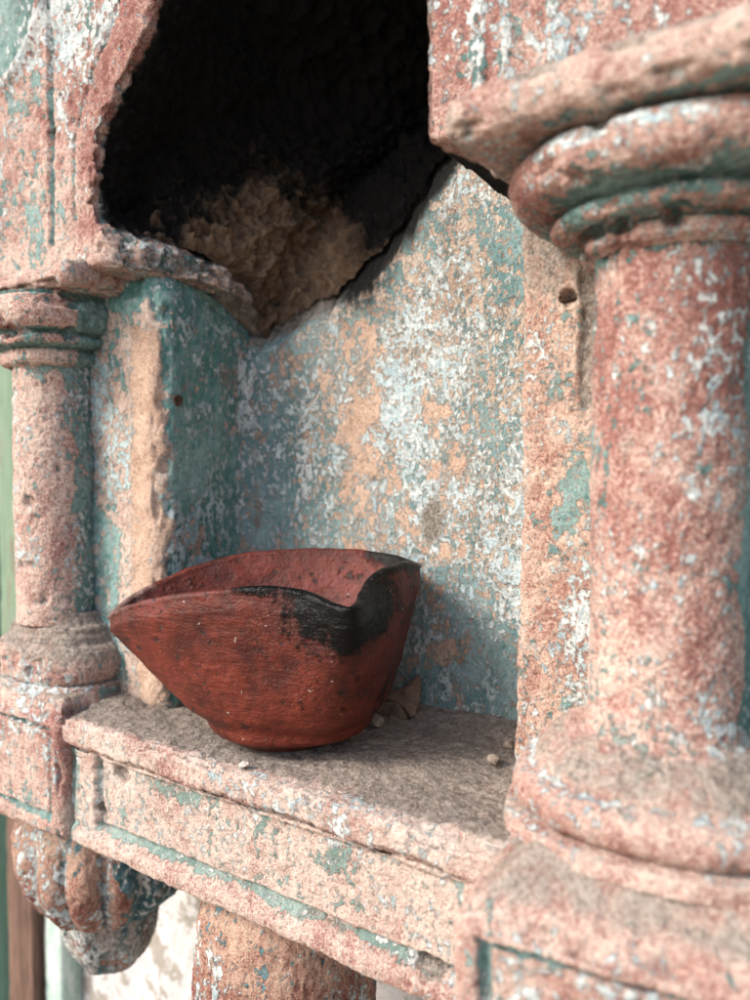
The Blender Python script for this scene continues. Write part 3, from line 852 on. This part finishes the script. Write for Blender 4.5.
# inward direction along the lip's own plan normal
tan = np.roll(rim, -3, 0)[:, :2] - np.roll(rim, 3, 0)[:, :2]
nrm = np.stack([-tan[:, 1], tan[:, 0]], 1); nrm /= np.linalg.norm(nrm, axis=1, keepdims=True)
nrm *= np.sign((nrm * inn).sum(1))[:, None]
rows_lip = []
for q in np.linspace(0, np.pi, 9)[1:-1]:
    off = TH / 2 * (1 - math.cos(q)); up = TH / 2 * math.sin(q)
    rows_lip.append(np.column_stack([rim[:, :2] + nrm * off, rim[:, 2] + up]))
rows_in = []
inb = np.array([bc[0] - .002 * rt[0], bc[1] - .002 * rt[1], ZB + .010])
rim_in = np.column_stack([rim[:, :2] + nrm * TH, rim[:, 2]])
for hgt in np.linspace(0, 1, 90):
    d = 1 - hgt                                                         # 1 at the lip, 0 on the floor of the bowl
    g = d ** .62
    xy = inb[:2] + (rim_in[:, :2] - inb[:2]) * g
    zz = inb[2] + (rim_in[:, 2] - inb[2]) * d
    rows_in.append(np.column_stack([xy, zz]))
under = [np.column_stack([bc[:2] + (foot[:, :2] - bc[:2]) * k_, np.full(NB, ZB)]) for k_ in (.02, .5, .76)]
rows = under + rows_out + rows_lip + rows_in
nr = len(rows)
V = np.concatenate(rows)
k = np.arange(nr * NB).reshape(nr, NB); k2 = np.roll(k, -1, 1)
F = np.stack([k[:-1], k2[:-1], k2[1:], k[1:]], -1).reshape(-1, 4)
N = normals(V, F)
if ((V[k[60]] - bc) * N[k[60]]).sum() < 0:
    F = F[:, ::-1]; N = -N
row = np.repeat(np.arange(nr), NB)
okrow = sstep(3, 8, row)
V = V + N * (okrow * (.0011 * fbm(V, 26, 3, 101) + .00045 * fbm(V, 110, 3, 103) + .00018 * fbm(V * [1, 1, 9], 90, 2, 105)))[:, None]
loc = np.column_stack([(V[:, :2] - rc[:2]) @ np.stack([rt, fw], 1), V[:, 2]])
i_sp = np.argmin(np.abs(np.array([p[0] for p in rim_pts]) - 352)); sp = rp[9]
spl = np.array([*((sp[:2] - rc[:2]) @ np.stack([rt, fw], 1)), sp[2]])
dd = np.sqrt(((loc[:, 0] - spl[0] - .013) / 1.2) ** 2 + ((loc[:, 1] - spl[1]) / 1.2) ** 2 + ((loc[:, 2] - spl[2]) / .62) ** 2)
outside = row < 3 + NO + 6
lipd = np.abs(row - (3 + NO + 3.5)) / 10.0
soot_shade = 1.15 * np.exp(-(dd / .041) ** 2.2) * np.where(outside, 1, .55 * sstep(.045, .065, loc[:, 0]) + .3)  # spout soot, drawn out rightward to paint that side's shade too
rimsoot = .75 * np.exp(-lipd ** 2) * sstep(-.035, .0, loc[:, 0]) * np.maximum(sstep(.0, -.02, loc[:, 1]), np.maximum(.45, sstep(.045, .06, loc[:, 0])))
craze = np.exp(-(((loc[:, 0] - .018) / .020) ** 2 + ((loc[:, 2] + .083) / .016) ** 2)) * np.where(outside & (loc[:, 1] < 0), 1, 0)
bloom = np.where(row > 3 + NO + 6, .35, 0) * sstep(-.02, .03, loc[:, 0]) + .5 * np.exp(-lipd ** 2 * .5) * sstep(.01, -.03, loc[:, 0])
burn_shade = .34 * sstep(.042, .078, loc[:, 0]) * np.where(outside, 1, 0) + .30 * np.exp(-(((loc[:, 0] - .050) / .030) ** 2 + ((loc[:, 2] + .108) / .020) ** 2)) * np.where(outside & (loc[:, 1] < .01), 1, 0)  # right flank's shade painted in, plus soot low below the spout
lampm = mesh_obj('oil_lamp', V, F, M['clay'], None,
                 {'soot': np.maximum(np.maximum(soot_shade, rimsoot), np.maximum(burn_shade, np.where(row > 3 + NO + 8, .36 * sstep(-.01, -.06, loc[:, 0]), 0))), 'craze': np.clip(craze * 1.4, 0, 1), 'bloom': bloom, 'dust': .55 * np.exp(-lipd ** 2 * 1.2) * sstep(-.05, -.085, loc[:, 0])})
tag(lampm, 'dark red clay oil lamp bowl with a soot-blackened pinched spout, sitting on the stone shelf', 'oil lamp')


# ------------------------------------------------------------------ crumbs, shard, twig, nail on and around the shelf
def stone(name, loc, size, mat, seed, label, cat, group=None, flat=1.0):
    n = 26
    th = np.linspace(0, 2 * np.pi, n, endpoint=False); ph = np.linspace(.02, np.pi - .02, n // 2)
    X = np.sin(ph)[:, None] * np.cos(th); Y = np.sin(ph)[:, None] * np.sin(th); Z = np.broadcast_to(np.cos(ph)[:, None], X.shape)
    U = np.stack([X, Y, Z], -1).reshape(-1, 3)
    r = 1 + .40 * fbm(U + seed * 3.1, 1.3, 2, seed) + .22 * fbm(U + seed, 4, 2, seed + 1)
    s = np.array(size)
    V = U * r[:, None] * s * [1, 1, flat]
    V = V + np.array(loc) + [0, 0, -V[:, 2].min() - .0008]
    k = np.arange((n // 2) * n).reshape(n // 2, n); k2 = np.roll(k, -1, 1)
    F = np.stack([k[:-1], k[1:], k2[1:], k2[:-1]], -1).reshape(-1, 4)
    return tag(mesh_obj(name, V, F, mat), label, cat, group)


def on_shelf(px, py, z=SH_Z + .001):
    dep = -z * FPX / (py - 465)
    p = lampxy(px, dep)
    return (p[0], p[1], z)


G = 'loose crumbs on the shelf'
stone('stone_crumb', on_shelf(146, 697), (.0038, .0034, .0040), M['pebble'], 3, 'largest grey crumb in the dust between the lamp and the left column base', 'crumb', G)
stone('stone_crumb', on_shelf(122, 702), (.003, .0026, .002), M['lime_chip'], 5, 'pale flattish crumb nearest the left column base', 'crumb', G)
stone('stone_crumb', on_shelf(172, 703), (.0035, .003, .0028), M['pebble'], 8, 'small dusty crumb half under the left flank of the lamp', 'crumb', G)
stone('stone_crumb', on_shelf(242, 771), (.0026, .0022, .0014), M['lime_chip'], 11, 'whitish lime crumb at the shelf edge in front of the lamp foot', 'crumb', G)
stone('stone_crumb', on_shelf(376, 729), (.0045, .0038, .0034), M['pebble'], 14, 'brown crumb in shadow just right of the lamp foot', 'crumb', G)
stone('stone_crumb', on_shelf(510, 752), (.0030, .0026, .0030), M['pebble'], 17, 'greyish crumb in the shelf corner against the right jamb', 'crumb', G)
stone('stone_crumb', on_shelf(497, 768), (.0034, .0030, .0022), M['pebble'], 20, 'dark crumb in front of the corner by the right jamb', 'crumb', G)

rng = np.random.RandomState(4)
for fx, fy in ((.3, .9), (.36, .97), (.42, .88), (.95, .80), (.90, .93), (.83, .96), (.25, .80)):
    px_, py_ = -.385 + fx * .245, .285 + fy * .105
    stone('paint_flake', (px_, py_, SH_Z + .0022), (.0022 + .001 * rng.rand(), .0016, .0005), M['lime_chip'], int(rng.randint(50, 900)), 'tiny pale paint flake fallen into the dust at the back of the shelf', 'paint flake', 'paint flakes fallen on the shelf')

# flat shard leaning on the back of the niche
p0 = np.array([-.2385, .376, SH_Z])
tri = np.array([(-.013, 0), (.013, 0), (.0165, .012), (.012, .026), (.003, .017), (-.008, .012)])
prof = closed_spline(np.column_stack([tri, tri[:, 0] * 0]), 72)[:, :2]
prof = prof + .0006 * np.column_stack([np.sin(np.arange(72) * 1.9), np.cos(np.arange(72) * 2.7)])
rings = []
for kk, off in ((0, 0), (.9, 0), (1, .001), (1, .003), (.9, .004), (0, .004)):
    c2 = prof.mean(0); q = c2 + (prof - c2) * max(kk, .01)
    rings.append(np.column_stack([p0[0] + q[:, 0], p0[1] + off + q[:, 1] * .45, p0[2] + q[:, 1] * .9]))
V = np.concatenate(rings); k = np.arange(6 * 72).reshape(6, 72); k2 = np.roll(k, -1, 1)
F = np.stack([k[:-1], k2[:-1], k2[1:], k[1:]], -1).reshape(-1, 4)
tag(mesh_obj('stone_shard', V, F, M['shard']), 'thin brown pointed shard leaning against the back of the niche behind the lamp', 'shard')

# nail in the teal side of the niche
def nail(name, c, axis, r, length, label):
    axis = np.array(axis, float); axis /= np.linalg.norm(axis)
    up = np.array([0, 0, 1.]); s1 = np.cross(axis, up); s1 /= np.linalg.norm(s1); s2 = np.cross(s1, axis)
    pr = [(.0001, 0), (r * .35, .0001), (r * .5, -.0006), (r * .62, -.0004), (r * .8, .0003), (r, .0000), (r * 1.02, -.0008), (r * .9, -.0016), (r * .4, -.0018), (r * .38, -length), (.0001, -length)]
    th = np.linspace(0, 2 * np.pi, 28, endpoint=False)
    V = np.concatenate([np.array(c) + axis * h + (s1[None] * np.cos(th)[:, None] + s2[None] * np.sin(th)[:, None]) * q * (1 + .08 * np.sin(th * 3))[:, None] for q, h in pr])
    k = np.arange(len(pr) * 28).reshape(len(pr), 28); k2 = np.roll(k, -1, 1)
    return tag(mesh_obj(name, V, np.stack([k[:-1], k[1:], k2[1:], k2[:-1]], -1).reshape(-1, 4), M['iron']), label, 'nail')
nail('iron_nail', (-.3588, .322, .040), (1, -.1, 0), .0034, .012, 'round rusty nail head in the teal side of the niche')
# bent iron hook in the socket of the near jamb
tt = np.linspace(0, 1, 30)
cen_ = np.column_stack([-.1165 + .010 * tt ** 2, .334 - .010 * sstep(0, .25, tt) - .006 * np.sin(np.pi * np.minimum(tt * 1.2, 1)) + .004 * tt, .0755 - .0055 * np.sin(tt * np.pi * .9) + .002 * tt])
th = np.linspace(0, 2 * np.pi, 12, endpoint=False)
rr = np.full(30, .0009); rr[0] = rr[-1] = .0002
V = (cen_[:, None] + np.stack([np.zeros((30, 12)), np.cos(th)[None] * rr[:, None], np.sin(th)[None] * rr[:, None]], -1)).reshape(-1, 3)
k = np.arange(360).reshape(30, 12); k2 = np.roll(k, -1, 1)
tag(mesh_obj('iron_hook', V, np.stack([k[:-1], k2[:-1], k2[1:], k[1:]], -1).reshape(-1, 4), M['iron']), 'small dark bent hook high on the jamb beside the near column', 'hook')

# ------------------------------------------------------------------ wall below, timber door frame, ground
lo, hi = (-.617, .425, GROUND_Z - .02), (.42, .50, BED + .02)
V, F = lattice(lo, hi, (.008, .03, .008))
V = weather(V, F, .003, .0008, .0003, 111)
tag(mesh_obj('plaster_wall', V, F, M['lime']), 'whitewashed plaster wall below the shelf, glimpsed behind the fluted bracket', 'wall')

door = empty('door_frame', (-.66, .41, GROUND_Z))
tag(door, 'green painted timber door frame at the far left edge, bare brown wood low down', 'door frame')
def plank(name, lo, hi, mat, seed, worn=None):
    V, F = lattice(lo, hi, (.004, .006, .006))
    V, e = rounding(V, lo, hi, .002)
    V = weather(V * 1.0, F, .0008, .0004, .0002, seed)
    return mesh_obj(name, V, F, mat, door, {'worn': np.zeros(len(V)) if worn is None else worn(V)})
plank('jamb_post', (-.690, .395, GROUND_Z), (-.648, .46, .85), M['wood_green'], 121, lambda V: .5 * sstep(-.16, -.24, V[:, 2]) - .08)
plank('jamb_bead', (-.646, .405, GROUND_Z), (-.618, .46, .85), M['wood_strip'], 123)
plank('door_board', (-1.60, .440, GROUND_Z), (-.692, .47, .85), M['wood_dark'], 125)

bpy.ops.mesh.primitive_grid_add(x_subdivisions=40, y_subdivisions=40, size=120, location=(0, 0, GROUND_Z))
g_ = bpy.context.object
g_.name = 'ground'
g_.data.materials.append(M['earth'])
tag(g_, 'bare earth courtyard', 'ground', kind='structure')

# ------------------------------------------------------------------ light
SUN_AZ_LEFT, SUN_EL = R(36), R(38)          # left of the wall's normal, above the horizon
d = np.array([-math.sin(SUN_AZ_LEFT) * math.cos(SUN_EL), -math.cos(SUN_AZ_LEFT) * math.cos(SUN_EL), math.sin(SUN_EL)])
from mathutils import Vector
sun = bpy.data.lights.new('sun', 'SUN')
sun.energy = 1.5; sun.angle = R(20); sun.color = (1.0, .975, .94)
so = bpy.data.objects.new('sun', sun); COL.objects.link(so)
so.rotation_euler = Vector(-d).to_track_quat('-Z', 'Y').to_euler()
so.location = (-2, -3, 3)
w = bpy.data.worlds.new('World'); SC.world = w; w.use_nodes = True
nt = w.node_tree; nt.nodes.clear()
sky = nt.nodes.new('ShaderNodeTexSky'); sky.sky_type = 'NISHITA'; sky.sun_disc = False
sky.sun_elevation = SUN_EL
sky.sun_rotation = math.atan2(d[0], d[1])
sky.air_density = 1.0; sky.dust_density = 3.0; sky.ozone_density = 1.0
bg = nt.nodes.new('ShaderNodeBackground'); bg.inputs[1].default_value = .125
ow = nt.nodes.new('ShaderNodeOutputWorld')
nt.links.new(sky.outputs[0], bg.inputs[0]); nt.links.new(bg.outputs[0], ow.inputs[0])

# ------------------------------------------------------------------ camera
cam = bpy.data.cameras.new('camera')
cam.sensor_fit = 'VERTICAL'; cam.sensor_height = 36.0; cam.sensor_width = 27.0
cam.lens = FPX / 1000 * 36.0
cam.clip_start = .01; cam.clip_end = 500
cam.dof.use_dof = True; cam.dof.focus_distance = .385; cam.dof.aperture_fstop = cam.lens / 4.8
co = bpy.data.objects.new('camera', cam); COL.objects.link(co)
co.location = (0, 0, 0)
co.rotation_euler = (R(90) - PITCH, 0, YAW)
SC.camera = co

SC.view_settings.view_transform = 'Standard'
SC.view_settings.look = 'None'
SC.view_settings.gamma = 1
SC.view_settings.exposure = 1.40
SC.cycles.use_denoising = True
SC.cycles.max_bounces = 8
SC.render.film_transparent = False
